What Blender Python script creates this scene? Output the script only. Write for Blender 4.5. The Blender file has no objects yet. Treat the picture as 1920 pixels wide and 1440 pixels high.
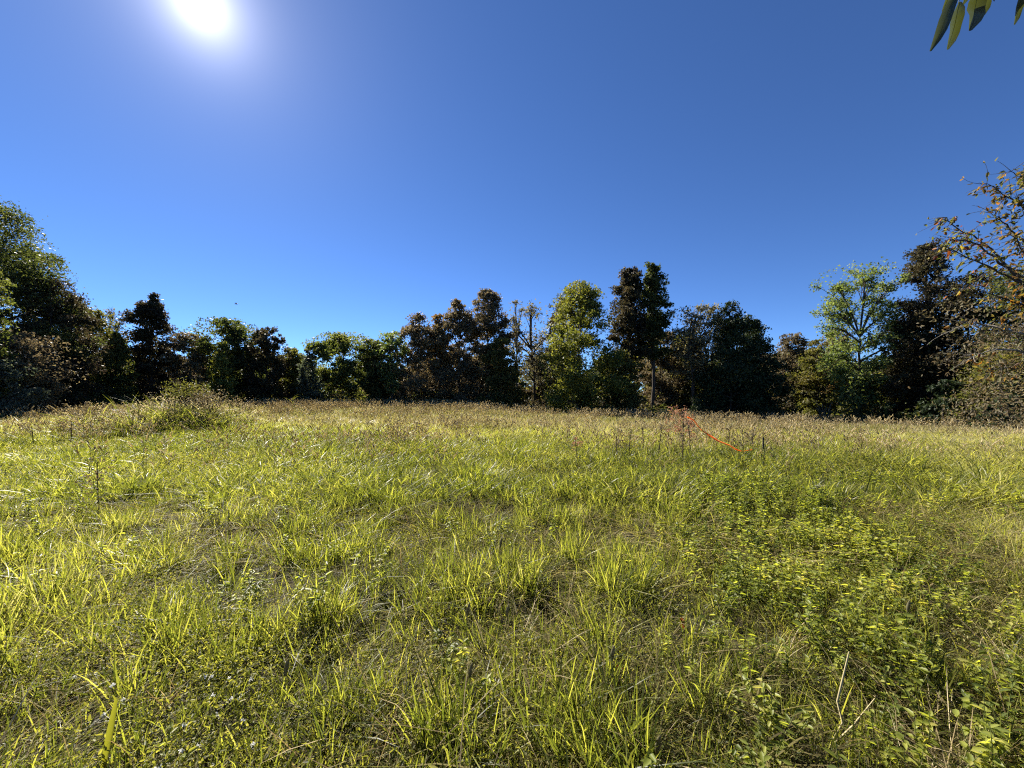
import bpy, math
import numpy as np
from mathutils import Vector

# ------------------------------------------------------------------ camera, sky, sun, exposure
scene = bpy.context.scene
COL = scene.collection
F = 725.0          # focal length in photograph pixels (1920 wide)
HOR = 735.0        # horizon row in the photograph
EYE = 1.65

cam = bpy.data.cameras.new('camera')
cam.sensor_width = 36.0
cam.lens = 36.0 * F / 1920.0
cam.clip_start = 0.05
cam.clip_end = 8000.0
camo = bpy.data.objects.new('camera', cam)
COL.objects.link(camo)
camo.location = (0, 0, EYE)
camo.rotation_euler = (math.radians(90), 0, 0)
cam.shift_y = (HOR - 720.0) / 1920.0
scene.camera = camo

SUN = Vector(((375 - 960) / F, 1.0, (HOR - 6) / F)).normalized()
sun_el = math.asin(SUN.z)
sun_az = math.atan2(SUN.x, SUN.y)

world = bpy.data.worlds.new('World')
scene.world = world
world.use_nodes = True
wn, wl = world.node_tree.nodes, world.node_tree.links
bg = wn['Background']
sky = wn.new('ShaderNodeTexSky')
sky.sky_type = 'NISHITA'
sky.sun_disc = False
sky.sun_elevation = sun_el
sky.sun_rotation = sun_az
sky.air_density = 0.6
sky.dust_density = 0.0
sky.ozone_density = 4.0
tintn = wn.new('ShaderNodeMix'); tintn.data_type = 'RGBA'; tintn.blend_type = 'MULTIPLY'
tintn.inputs[0].default_value = 1.0
tintn.inputs[7].default_value = (0.575, 0.775, 1.03, 1)
wl.new(sky.outputs[0], tintn.inputs[6])
# bright air round the sun (solar aureole), a function of the angle to the sun only
tc = wn.new('ShaderNodeTexCoord')
vd = wn.new('ShaderNodeVectorMath'); vd.operation = 'DOT_PRODUCT'
vd.inputs[1].default_value = SUN
wl.new(tc.outputs['Generated'], vd.inputs[0])
ac = wn.new('ShaderNodeMath'); ac.operation = 'ARCCOSINE'
wl.new(vd.outputs['Value'], ac.inputs[0])
def glow(width_deg, amp, power=1.0):
    a = wn.new('ShaderNodeMath'); a.operation = 'DIVIDE'; a.inputs[1].default_value = math.radians(width_deg)
    wl.new(ac.outputs[0], a.inputs[0])
    b = wn.new('ShaderNodeMath'); b.operation = 'POWER'; b.inputs[1].default_value = power
    wl.new(a.outputs[0], b.inputs[0])
    c = wn.new('ShaderNodeMath'); c.operation = 'MULTIPLY'; c.inputs[1].default_value = -1.0
    wl.new(b.outputs[0], c.inputs[0])
    d = wn.new('ShaderNodeMath'); d.operation = 'EXPONENT'; wl.new(c.outputs[0], d.inputs[0])
    e = wn.new('ShaderNodeMath'); e.operation = 'MULTIPLY'; e.inputs[1].default_value = amp
    wl.new(d.outputs[0], e.inputs[0])
    return e
g1, g2 = glow(1.7, 12.5, 1.0), glow(8.0, 1.9)
gs = wn.new('ShaderNodeMath'); gs.operation = 'ADD'
wl.new(g1.outputs[0], gs.inputs[0]); wl.new(g2.outputs[0], gs.inputs[1])
gc = wn.new('ShaderNodeVectorMath'); gc.operation = 'SCALE'
gc.inputs[0].default_value = (1.0, 0.96, 0.97)
wl.new(gs.outputs[0], gc.inputs['Scale'])
sa = wn.new('ShaderNodeVectorMath'); sa.operation = 'ADD'
wl.new(tintn.outputs[2], sa.inputs[0]); wl.new(gc.outputs[0], sa.inputs[1])
wl.new(sa.outputs[0], bg.inputs[0])
bg.inputs[1].default_value = 0.05

sun = bpy.data.lights.new('sun', 'SUN')
sun.energy = 5.0
sun.angle = math.radians(0.53)
sun.color = (1.0, 0.93, 0.82)
suno = bpy.data.objects.new('sun', sun)
COL.objects.link(suno)
suno.location = SUN * 60
suno.rotation_euler = (-SUN).to_track_quat('-Z', 'Y').to_euler()

vs = scene.view_settings
vs.view_transform = 'Standard'; vs.look = 'None'; vs.gamma = 1.0; vs.use_curve_mapping = False
vs.exposure = 1.73
scene.render.engine = 'CYCLES'
scene.cycles.max_bounces = 5
scene.cycles.diffuse_bounces = 3
scene.cycles.transmission_bounces = 4
scene.cycles.transparent_max_bounces = 4
scene.cycles.use_denoising = False
scene.cycles.use_adaptive_sampling = True
scene.cycles.adaptive_threshold = 0.035
scene.cycles.pixel_filter_type = 'BLACKMAN_HARRIS'
scene.cycles.filter_width = 1.2
scene.cycles.caustics_reflective = False
scene.cycles.caustics_refractive = False

# ------------------------------------------------------------------ helpers
rng = np.random.default_rng(7)
TAB = np.random.default_rng(3).random((256, 256))

def vnoise(x, y):
    x = np.asarray(x, float); y = np.asarray(y, float)
    xi = np.floor(x).astype(int); yi = np.floor(y).astype(int)
    fx = x - xi; fy = y - yi
    fx = fx * fx * (3 - 2 * fx); fy = fy * fy * (3 - 2 * fy)
    a = TAB[xi & 255, yi & 255]; b = TAB[(xi + 1) & 255, yi & 255]
    c = TAB[xi & 255, (yi + 1) & 255]; d = TAB[(xi + 1) & 255, (yi + 1) & 255]
    return (a * (1 - fx) + b * fx) * (1 - fy) + (c * (1 - fx) + d * fx) * fy

def fbm(x, y, o=3):
    s = 0; a = 0.5; t = 0
    for k in range(o):
        s = s + a * vnoise(np.asarray(x) * 2 ** k + 17 * k, np.asarray(y) * 2 ** k + 31 * k); t += a; a *= 0.5
    return s / t

def sstep(a, b, x):
    t = np.clip((np.asarray(x, float) - a) / (b - a), 0, 1)
    return t * t * (3 - 2 * t)

GX = np.array([-400, -60, -45, -30, -24, -3.5, 8, 19, 30, 60, 400.])
GZ = np.array([-0.6, -0.5, -0.35, -0.05, 0.12, -0.12, -0.75, -1.1, -1.5, -2.2, -3.0])

def mound(x, y):
    a = 0.46 * np.exp(-(((x + 12.3) / 1.25) ** 2 + ((y - 14.6) / 1.8) ** 2))
    b = 0.46 * np.exp(-(((x + 14.4) / 1.5) ** 2 + ((y - 14.8) / 1.9) ** 2))
    c = 0.14 * np.exp(-(((x + 10.2) / 2.0) ** 2 + ((y - 14.9) / 2.2) ** 2))
    return a + b + c

def terrain(x, y):
    x = np.asarray(x, float); y = np.asarray(y, float)
    t = sstep(2, 40, y)
    z = np.interp(x, GX, GZ) * t
    fade = 1 - sstep(30, 90, np.hypot(x, y))
    z = z + (fbm(x * 0.5, y * 0.5, 3) - 0.5) * 0.22 * fade * sstep(0.5, 3, np.hypot(x, y))
    z = z + (vnoise(x * 2.2 + 5, y * 2.2) - 0.5) * 0.09 * fade
    return z + mound(x, y)

def W(px, py, Y):
    """point at depth Y seen at photograph pixel px, py"""
    return np.array([(px - 960) / F * Y, Y, EYE + (HOR - py) / F * Y])

def mesh_from(name, verts, faces, mats, smooth=True):
    """faces: list of (int array MxK, material index)"""
    me = bpy.data.meshes.new(name)
    verts = np.asarray(verts, np.float32)
    me.vertices.add(len(verts)); me.vertices.foreach_set('co', verts.ravel())
    faces = [(np.asarray(f, np.int32), m) for f, m in faces if len(f)]
    nl = sum(f.size for f, m in faces); nf = sum(len(f) for f, m in faces)
    me.loops.add(nl); me.polygons.add(nf)
    me.loops.foreach_set('vertex_index', np.concatenate([f.ravel() for f, m in faces]))
    tot = np.concatenate([np.full(len(f), f.shape[1], np.int32) for f, m in faces])
    st = np.zeros(nf, np.int32); st[1:] = np.cumsum(tot)[:-1]
    me.polygons.foreach_set('loop_start', st); me.polygons.foreach_set('loop_total', tot)
    me.polygons.foreach_set('material_index', np.concatenate([np.full(len(f), m, np.int32) for f, m in faces]))
    me.polygons.foreach_set('use_smooth', np.full(nf, smooth))
    for m in mats: me.materials.append(m)
    me.update(calc_edges=True)
    return me

class Geo:
    def __init__(self): self.v = []; self.f = []; self.n = 0
    def add(self, v, f, m=0):
        v = np.asarray(v, float).reshape(-1, 3); self.v.append(v)
        for ff in (f if isinstance(f, list) else [f]):
            self.f.append((np.asarray(ff) + self.n, m))
        self.n += len(v)
    def mesh(self, name, mats, smooth=True):
        byk = {}
        for f, m in self.f: byk.setdefault((f.shape[1], m), []).append(f)
        return mesh_from(name, np.concatenate(self.v), [(np.concatenate(a), k[1]) for k, a in byk.items()], mats, smooth)

def obj(name, me, parent=None, loc=None):
    o = bpy.data.objects.new(name, me); COL.objects.link(o)
    if parent is not None: o.parent = parent
    if loc is not None: o.location = tuple(float(c) for c in loc)
    return o

def tag(o, label=None, cat=None, group=None, kind=None):
    if label: o['label'] = label
    if cat: o['category'] = cat
    if group: o['group'] = group
    if kind: o['kind'] = kind
    return o

def unit(v):
    v = np.asarray(v, float); return v / (np.linalg.norm(v, axis=-1, keepdims=True) + 1e-9)

def tube(P, R, sides=5, cap=True):
    P = np.asarray(P, float); k = len(P); R = np.broadcast_to(np.asarray(R, float), (k,))
    T = unit(np.gradient(P, axis=0))
    ref = np.array([0, 0, 1.0]) if abs(T[:, 2]).mean() < 0.8 else np.array([1.0, 0, 0])
    A = unit(np.cross(T, ref)); B = np.cross(T, A)
    an = np.arange(sides) / sides * 2 * math.pi
    V = P[:, None] + R[:, None, None] * (A[:, None] * np.cos(an)[None, :, None] + B[:, None] * np.sin(an)[None, :, None])
    i = np.arange(k - 1)[:, None] * sides; j = np.arange(sides)[None]; j2 = (j + 1) % sides
    Q = np.stack([i + j, i + j2, i + sides + j2, i + sides + j], -1).reshape(-1, 4)
    return V.reshape(-1, 3), Q

def bez(a, b, c, n):
    t = np.linspace(0, 1, n)[:, None]
    return (1 - t) ** 2 * np.asarray(a) + 2 * t * (1 - t) * np.asarray(b) + t * t * np.asarray(c)

def rdir(n, r=rng):
    return unit(r.normal(size=(n, 3)))

def diamonds(P, size, r, aspect=0.62, up=0.0):
    """one small rhombic leaf face per point"""
    n = len(P); D = rdir(n, r); D[:, 2] -= 0.25; D = unit(D)
    N = rdir(n, r); N[:, 2] += up; S = unit(np.cross(D, N))
    L = (size * r.uniform(0.6, 1.35, n))[:, None]
    V = np.stack([P - D * L * .5, P + S * L * aspect * .5, P + D * L * .5, P - S * L * aspect * .5], 1).reshape(-1, 3)
    return V, np.arange(4 * n).reshape(-1, 4)

def slips(P, size, r, aspect=0.8):
    """one small three-cornered leaf per point, for foliage far off"""
    n = len(P); D = rdir(n, r); D[:, 2] -= 0.25; D = unit(D)
    S = unit(np.cross(D, rdir(n, r))); L = (size * r.uniform(0.6, 1.4, n))[:, None]
    V = np.stack([P - D * L * .45 - S * L * aspect * .5, P - D * L * .3 + S * L * aspect * .5, P + D * L * .62], 1).reshape(-1, 3)
    return V, np.arange(3 * n).reshape(-1, 3)

def ovate(P, D, N, L, Wd, fold=0.25, droop=0.15):
    """folded ovate leaves, two quads each"""
    P = np.asarray(P, float); n = len(P); D = unit(D); S = unit(np.cross(D, N)); U = np.cross(S, D)
    L = np.broadcast_to(L, (n,))[:, None]; Wd = np.broadcast_to(Wd, (n,))[:, None]
    b = P; tip = P + D * L - U * L * droop
    l1 = P + D * L * .30 + S * Wd * .5 + U * Wd * fold; l2 = P + D * L * .68 + S * Wd * .40 + U * (Wd * fold * .8 - L * droop * .4)
    r1 = P + D * L * .30 - S * Wd * .5 + U * Wd * fold; r2 = P + D * L * .68 - S * Wd * .40 + U * (Wd * fold * .8 - L * droop * .4)
    V = np.stack([b, l1, l2, tip, r2, r1], 1).reshape(-1, 3)
    i = np.arange(n)[:, None] * 6
    Q = np.concatenate([i + np.array([[0, 3, 2, 1]]), i + np.array([[0, 5, 4, 3]])])
    return V, Q

def blades(n, spread, h0, h1, w, r, lean=(0.05, 0.4), curl=(0.05, 0.5), centre=None):
    rr = spread * np.sqrt(r.random(n)); aa = r.random(n) * 2 * math.pi
    root = np.stack([rr * np.cos(aa), rr * np.sin(aa), np.full(n, -0.02)], 1)
    if centre is not None: root = root + centre
    h = r.uniform(h0, h1, n); ha = aa + r.normal(0, 1.0, n)
    hd = np.stack([np.cos(ha), np.sin(ha), 0 * ha], 1)
    ln = r.uniform(*lean, n); cu = r.uniform(*curl, n)
    sa_ = r.random(n) * math.pi
    side = np.stack([np.cos(sa_), np.sin(sa_), 0 * sa_], 1)
    ww = w * r.uniform(0.6, 1.4, n)
    lv = [0, .4, .75, 1.0]; wv = [.75, 1, .7, 0]
    V = []
    for t, wf in zip(lv, wv):
        c = root + hd * (h * (ln * t + cu * t * t))[:, None]
        c[:, 2] += h * (t - 0.38 * cu * t ** 3)
        if wf > 0:
            V.append(c - side * (ww * wf * .5)[:, None]); V.append(c + side * (ww * wf * .5)[:, None])
        else: V.append(c)
    V = np.stack(V, 1).reshape(-1, 3)
    i = np.arange(n)[:, None] * 7
    Q = np.concatenate([i + np.array([[0, 1, 3, 2]]), i + np.array([[2, 3, 5, 4]])])
    T = i + np.array([[4, 5, 6]])
    return V, [Q, T]

# ------------------------------------------------------------------ materials
def leaf_mat(name, cols, trans=0.45, tcol=(1.5, 1.55, 0.7), rough=0.55, tint=False, spec=0.15, noise=True, gain=1.0):
    m = bpy.data.materials.new(name); m.use_nodes = True
    n, l = m.node_tree.nodes, m.node_tree.links
    n.clear()
    out = n.new('ShaderNodeOutputMaterial')
    geo = n.new('ShaderNodeNewGeometry')
    fac = geo.outputs['Random Per Island']
    if tint:
        at = n.new('ShaderNodeAttribute'); at.attribute_type = 'INSTANCER'; at.attribute_name = 'tint'
        mm = n.new('ShaderNodeMath'); mm.operation = 'MULTIPLY_ADD'; mm.inputs[1].default_value = 0.68
        l.new(fac, mm.inputs[0])
        m2 = n.new('ShaderNodeMath'); m2.operation = 'MULTIPLY_ADD'; m2.inputs[1].default_value = 0.9; m2.inputs[2].default_value = -0.28
        l.new(at.outputs['Fac'], m2.inputs[0]); l.new(m2.outputs[0], mm.inputs[2])
        fac = mm.outputs[0]
    elif noise:
        tcx = n.new('ShaderNodeTexCoord'); ns = n.new('ShaderNodeTexNoise'); ns.inputs['Scale'].default_value = 0.45
        ns.inputs['Detail'].default_value = 2
        l.new(tcx.outputs['Object'], ns.inputs['Vector'])
        mm = n.new('ShaderNodeMath'); mm.operation = 'MULTIPLY_ADD'; mm.inputs[1].default_value = 0.45
        l.new(fac, mm.inputs[0])
        m2 = n.new('ShaderNodeMath'); m2.operation = 'MULTIPLY_ADD'; m2.inputs[1].default_value = 1.6; m2.inputs[2].default_value = -0.5
        l.new(ns.outputs['Fac'], m2.inputs[0]); l.new(m2.outputs[0], mm.inputs[2])
        fac = mm.outputs[0]
    cr = n.new('ShaderNodeValToRGB')
    el = cr.color_ramp.elements
    while len(el) < len(cols): el.new(0.5)
    for i, c in enumerate(cols):
        el[i].position = i / (len(cols) - 1); el[i].color = (c[0] * gain, c[1] * gain, c[2] * gain, 1)
    l.new(fac, cr.inputs[0])
    p = n.new('ShaderNodeBsdfPrincipled'); p.inputs['Roughness'].default_value = rough
    p.inputs['Specular IOR Level'].default_value = spec
    l.new(cr.outputs[0], p.inputs['Base Color'])
    tm = n.new('ShaderNodeVectorMath'); tm.operation = 'MULTIPLY'; tm.inputs[1].default_value = tcol
    l.new(cr.outputs[0], tm.inputs[0])
    tr = n.new('ShaderNodeBsdfTranslucent'); l.new(tm.outputs[0], tr.inputs['Color'])
    mx = n.new('ShaderNodeMixShader'); mx.inputs[0].default_value = trans
    l.new(p.outputs[0], mx.inputs[1]); l.new(tr.outputs[0], mx.inputs[2])
    l.new(mx.outputs[0], out.inputs['Surface'])
    return m

def plain_mat(name, c1, c2, scale=8.0, rough=0.9, bump=0.0, stretch=(1, 1, 1)):
    m = bpy.data.materials.new(name); m.use_nodes = True
    n, l = m.node_tree.nodes, m.node_tree.links
    p = n['Principled BSDF']; p.inputs['Roughness'].default_value = rough
    p.inputs['Specular IOR Level'].default_value = 0.2
    tcx = n.new('ShaderNodeTexCoord'); mp = n.new('ShaderNodeMapping'); mp.inputs['Scale'].default_value = stretch
    ns = n.new('ShaderNodeTexNoise'); ns.inputs['Scale'].default_value = scale; ns.inputs['Detail'].default_value = 5
    l.new(tcx.outputs['Object'], mp.inputs[0]); l.new(mp.outputs[0], ns.inputs['Vector'])
    cr = n.new('ShaderNodeValToRGB'); cr.color_ramp.elements[0].position = .3; cr.color_ramp.elements[1].position = .7
    cr.color_ramp.elements[0].color = (*c1, 1); cr.color_ramp.elements[1].color = (*c2, 1)
    l.new(ns.outputs['Fac'], cr.inputs[0]); l.new(cr.outputs[0], p.inputs['Base Color'])
    if bump:
        b = n.new('ShaderNodeBump'); b.inputs['Strength'].default_value = bump; b.inputs['Distance'].default_value = 0.03
        l.new(ns.outputs['Fac'], b.inputs['Height']); l.new(b.outputs[0], p.inputs['Normal'])
    return m

M_soil = plain_mat('soil', (0.016, 0.013, 0.008), (0.040, 0.033, 0.018), 3.0, 1.0, 0.6)
M_bark = plain_mat('bark', (0.03, 0.025, 0.02), (0.10, 0.085, 0.07), 6.0, 0.95, 0.5, (1, 1, 0.2))
M_palebark = plain_mat('pale_bark', (0.10, 0.09, 0.075), (0.26, 0.24, 0.20), 6.0, 0.9, 0.4, (1, 1, 0.2))
M_stalk = plain_mat('dry_stalk', (0.022, 0.014, 0.010), (0.055, 0.038, 0.025), 20, 0.9)
M_greenstem = plain_mat('green_stem', (0.05, 0.07, 0.015), (0.12, 0.13, 0.04), 20, 0.7)
M_orange = leaf_mat('orange_plastic', [(0.88, 0.34, 0.08), (0.92, 0.40, 0.11)], 0.5, (1.2, 1.1, 1.0), 0.4, noise=False)
M_white = leaf_mat('white_petals', [(0.7, 0.7, 0.66), (0.8, 0.8, 0.78)], 0.35, (1, 1, 1), noise=False)
M_feather = plain_mat('dark_feathers', (0.015, 0.015, 0.018), (0.04, 0.04, 0.04), 20, 0.8)

TREE_GAIN = 1.38   # leaf reflectance common to all the trees of the wood
L = {
    'darkgreen': leaf_mat('dark_green_leaves', [(0.026, 0.033, 0.014), (0.050, 0.059, 0.022), (0.082, 0.084, 0.032)]),
    'green': leaf_mat('green_leaves', [(0.040, 0.051, 0.017), (0.073, 0.083, 0.026), (0.115, 0.115, 0.04)]),
    'maroon': leaf_mat('maroon_brown_leaves', [(0.020, 0.016, 0.012), (0.034, 0.027, 0.019), (0.044, 0.045, 0.021), (0.066, 0.047, 0.028)], 0.40, (1.3, 1.15, 0.9)),
    'brown': leaf_mat('brown_leaves', [(0.05, 0.047, 0.028), (0.085, 0.068, 0.044), (0.11, 0.10, 0.055), (0.15, 0.11, 0.07)], 0.42, (1.3, 1.15, 0.9)),
    'olive': leaf_mat('olive_leaves', [(0.035, 0.040, 0.015), (0.075, 0.075, 0.025), (0.13, 0.10, 0.035)]),
    'bright': leaf_mat('yellow_green_leaves', [(0.045, 0.054, 0.015), (0.093, 0.104, 0.026), (0.16, 0.153, 0.04)], 0.42, (1.5, 1.45, 0.6)),
    'pale': leaf_mat('pale_green_leaves', [(0.07, 0.10, 0.035), (0.14, 0.175, 0.065), (0.22, 0.24, 0.10)], 0.45),
    'greytan': leaf_mat('grey_tan_leaves', [(0.09, 0.085, 0.05), (0.16, 0.15, 0.085), (0.22, 0.20, 0.12)], 0.45, (1.4, 1.3, 0.9)),
    'orange': leaf_mat('orange_brown_leaves', [(0.055, 0.050, 0.026), (0.10, 0.080, 0.038), (0.16, 0.115, 0.05)], 0.45, (1.5, 1.2, 0.7)),
    'cedar': leaf_mat('cedar_needles', [(0.012, 0.020, 0.010), (0.022, 0.034, 0.015), (0.04, 0.05, 0.02)], 0.15),
    'silver': leaf_mat('silver_green_leaves', [(0.05, 0.06, 0.04), (0.09, 0.10, 0.07), (0.15, 0.155, 0.10)], 0.4, (1.2, 1.3, 0.9)),
    'pink': leaf_mat('pink_brown_leaves', [(0.16, 0.09, 0.06), (0.30, 0.18, 0.12), (0.42, 0.28, 0.18)], 0.45, (1.4, 1.1, 0.8)),
    'autumn': leaf_mat('mixed_autumn_leaves', [(0.05, 0.07, 0.02), (0.13, 0.14, 0.05), (0.10, 0.05, 0.025), (0.17, 0.17, 0.07), (0.26, 0.12, 0.03), (0.09, 0.10, 0.03), (0.20, 0.18, 0.09)], 0.45, (1.5, 1.35, 0.6), noise=False),
    'hang': leaf_mat('hanging_green_leaves', [(0.03, 0.04, 0.02), (0.05, 0.06, 0.03)], 0.25, (2.0, 1.9, 0.6), 0.35, spec=0.6, noise=False),
}
for k_, m_ in L.items():
    if k_ in ('darkgreen', 'green', 'maroon', 'brown', 'olive', 'bright', 'orange', 'cedar'):
        for n_ in m_.node_tree.nodes:
            if n_.type == 'VALTORGB':
                for e_ in n_.color_ramp.elements:
                    e_.color = tuple(min(.6, c_ * TREE_GAIN) for c_ in e_.color[:3]) + (1,)
G_blade = leaf_mat('meadow_blades', [(0.062, 0.076, 0.016), (0.18, 0.195, 0.037), (0.30, 0.292, 0.070), (0.26, 0.243, 0.145), (0.31, 0.285, 0.215)], 0.56, (1.80, 1.78, 0.85), 0.42, tint=True, spec=0.3)
G_far = leaf_mat('far_meadow_blades', [(0.062, 0.070, 0.020), (0.14, 0.147, 0.038), (0.22, 0.21, 0.078), (0.275, 0.25, 0.135), (0.33, 0.29, 0.20)], 0.44, (1.6, 1.5, 0.9), 0.5, tint=True, spec=0.2)
G_straw = leaf_mat('dry_straw', [(0.16, 0.12, 0.06), (0.30, 0.235, 0.12), (0.46, 0.38, 0.22)], 0.35, (1.3, 1.15, 0.8), 0.5, tint=True)
G_head = leaf_mat('seed_heads', [(0.22, 0.185, 0.11), (0.38, 0.335, 0.21), (0.56, 0.51, 0.36)], 0.55, (1.4, 1.3, 1.0), 0.7, tint=True)
G_cover = leaf_mat('ground_cover_leaves', [(0.040, 0.050, 0.012), (0.125, 0.135, 0.03), (0.23, 0.225, 0.055), (0.32, 0.275, 0.13)], 0.52, (1.75, 1.68, 0.75), 0.5, tint=True, spec=0.2)
G_weed = leaf_mat('broad_weed_leaves', [(0.09, 0.115, 0.026), (0.195, 0.225, 0.042), (0.31, 0.32, 0.068), (0.38, 0.33, 0.11)], 0.58, (1.75, 1.7, 0.65), 0.45, tint=True, spec=0.3)

# ------------------------------------------------------------------ ground
def axis(lo, hi, step, far):
    a = np.arange(lo, hi + 1e-6, step); e = []
    s, p = step, hi
    while p < far: s *= 1.5; p += s; e.append(p)
    s, p = step, lo; b = []
    while p > -far: s *= 1.5; p -= s; b.append(p)
    return np.concatenate([b[::-1], a, e])
gx, gy = axis(-40, 40, 0.4, 3500), axis(-4, 46, 0.4, 3500)
XX, YY = np.meshgrid(gx, gy)
ZZ = terrain(XX, YY)
nx = len(gx)
ii = (np.arange(len(gy) - 1)[:, None] * nx + np.arange(nx - 1)[None]).ravel()
ground = obj('ground', mesh_from('ground', np.stack([XX, YY, ZZ], -1).reshape(-1, 3),
             [(np.stack([ii, ii + 1, ii + nx + 1, ii + nx], 1), 0)], [M_soil]))
tag(ground, 'dark soil of the rolling meadow under the grass', 'ground', kind='structure')

# ------------------------------------------------------------------ trees
def prof(kind, t):
    if kind == 'oval': return np.sqrt(np.clip(1 - ((t - .45) / .58) ** 2, 0.02, 1))
    if kind == 'egg': return np.sqrt(np.clip(1 - ((t - .28) / .74) ** 2, 0.02, 1))
    if kind == 'column': return np.clip((1 - t ** 2.3), 0.05, 1) ** .55 * (0.8 + .2 * np.sin(t * 3.1))
    if kind == 'cone': return np.clip(1 - 0.90 * t ** 1.35, .08, 1)
    if kind == 'spread': return np.sqrt(np.clip(1 - ((t - .55) / .60) ** 2, 0.02, 1))
    if kind == 'vase': return np.sqrt(np.clip(1 - ((t - .72) / .74) ** 2, 0.02, 1))
    return np.ones_like(t)

def tree_meshes(H, R, kind, leaf, cb, n_leaf, seed, size, n_cl=95, clr=0.235, lean=0.0, twigs=0, bark=M_bark, stems=1, limb_show=1.35, trunk_k=1.0, fill=.26):
    r = np.random.default_rng(seed)
    if kind == 'column': fill = max(fill, .45)
    z0 = cb * H
    nb = int(np.clip((5 + 4.4 * (H - z0) / R) * (n_cl / 95.0), 9, 40)); per = 9
    t = (np.arange(nb) + r.random(nb)) / nb
    if kind == 'cone': t = t ** 1.35
    t[-1] = .985
    ang = r.random() * 6.28 + np.arange(nb) * 2.4 + r.normal(0, .35, nb)
    rb = R * (0.46 if kind != 'cone' else .40) * r.uniform(0.7, 1.3, nb) * (1.12 - .36 * t)
    rb = np.minimum(rb, H * .15)
    rad = np.maximum(R * prof(kind, t) * r.uniform(.55, 1.12, nb) - rb * .55, 0)
    Bc = np.stack([rad * np.cos(ang), rad * np.sin(ang), z0 + t * (H - z0) - rb * .6], 1)
    Bc[-1, :2] *= .2; Bc[:, 2] = np.maximum(Bc[:, 2], .3)
    bi = np.repeat(np.arange(nb), per); n_cl = nb * per
    C = Bc[bi] + rdir(n_cl, r) * (rb[bi] * r.uniform(.35, 1.1, n_cl))[:, None] * np.array([1.1, 1.1, .8])
    rc = rb[bi] * r.uniform(.26, .58, n_cl)
    C[:, 2] = np.minimum(C[:, 2], H - rc * .7)
    C[:, 0] += lean * C[:, 2]; Bc[:, 0] += lean * Bc[:, 2]
    g = Geo()
    tr = max(0.07, H * 0.0135) * trunk_k
    hub = []
    for s in range(stems):
        off = np.array([r.normal(0, .35), r.normal(0, .35), 0]) * (stems > 1)
        top = np.array([lean * H * .85 + off[0] * 3, off[1] * 3, H * {'cone': .9, 'column': .88, 'vase': .56, 'spread': .6}.get(kind, .72)])
        P = bez(off + [0, 0, -0.25], off + [r.normal(0, .15), r.normal(0, .15), H * .4], top, 9)
        P[1:-1, :2] += r.normal(0, 0.06, (7, 2))
        rr = tr * np.linspace(1, .22, 9) / math.sqrt(stems); rr[0] *= 1.5
        g.add(*tube(P, rr, 7)); hub.append(P)
    for i in range(nb):
        P = hub[i % stems]
        zz = max(0.12 * H, Bc[i, 2] - (0.3 + .35 * r.random()) * math.hypot(Bc[i, 0], Bc[i, 1]) - .04 * H)
        k = np.argmin(abs(P[:, 2] - zz)); a = P[k]
        mid = (a + Bc[i]) / 2 + [0, 0, 0.12 * R * (1 if kind != 'cone' else -.3)] + r.normal(0, .05 * R, 3)
        q = bez(a, mid, Bc[i], 7)
        g.add(*tube(q, tr * .40 * limb_show * np.linspace(1, .35, 7), 4))
        for c in C[i * per:(i + 1) * per]:
            b = q[r.integers(3, 7)]
            g.add(*tube(bez(b, (b + c) / 2 + r.normal(0, .1, 3), c, 4), tr * .16 * limb_show * np.linspace(1, .35, 4), 3))
            for s in range(twigs):
                e = c + rdir(1, r)[0] * rb[i] * .6
                g.add(*tube(bez(c, (c + e) / 2 + r.normal(0, .08, 3), e, 4), tr * .08 * limb_show * np.linspace(1, .4, 4), 3))
    trunk = g.mesh('trunk', [bark])
    w = rc ** 1.8; w /= w.sum()
    ci = r.choice(n_cl, n_leaf, p=w)
    D = rdir(n_leaf, r); u = r.random(n_leaf) ** 0.5
    far = r.random(n_leaf) < 0.22; u[far] *= r.uniform(1.1, 1.55, far.sum())
    lump = 0.55 + 0.8 * vnoise(D[:, 0] * 2.3 + ci * 3.1, D[:, 2] * 2.3 + D[:, 1] * 2 + ci)
    P = C[ci] + D * (u * rc[ci] * lump)[:, None] * np.array([1.12, 1.12, .82])
    # loose foliage through the whole crown, in drifts, so that the clumps melt together
    m = int(n_leaf * fill); tf = r.random(m) ** .9; af = r.random(m) * 2 * math.pi
    lf = 0.70 + 0.42 * vnoise(af * 1.6 + seed * 3, tf * 5 + seed) + .16 * vnoise(af * 5 + seed, tf * 16 + seed)
    rf = R * prof(kind, tf) * lf * r.random(m) ** .45
    E_ = np.stack([rf * np.cos(af) + lean * (z0 + tf * (H - z0)), rf * np.sin(af), z0 + tf * (H * .985 - z0)], 1)
    ok = vnoise(E_[:, 0] * .95 + seed, E_[:, 2] * 1.05) + vnoise(E_[:, 1] * .95 + 9, E_[:, 2] * 1.05 + seed) > .98 + r.normal(0, .12, m)
    E_ = E_[ok]; P[:len(E_)] = E_
    P[:, 2] = np.minimum(np.maximum(P[:, 2], 0.15), H * 1.01)
    V, Q = slips(P, size, r)
    crown = mesh_from('crown', V, [(Q, 0)], [L[leaf]], smooth=False)
    return trunk, crown

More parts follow.
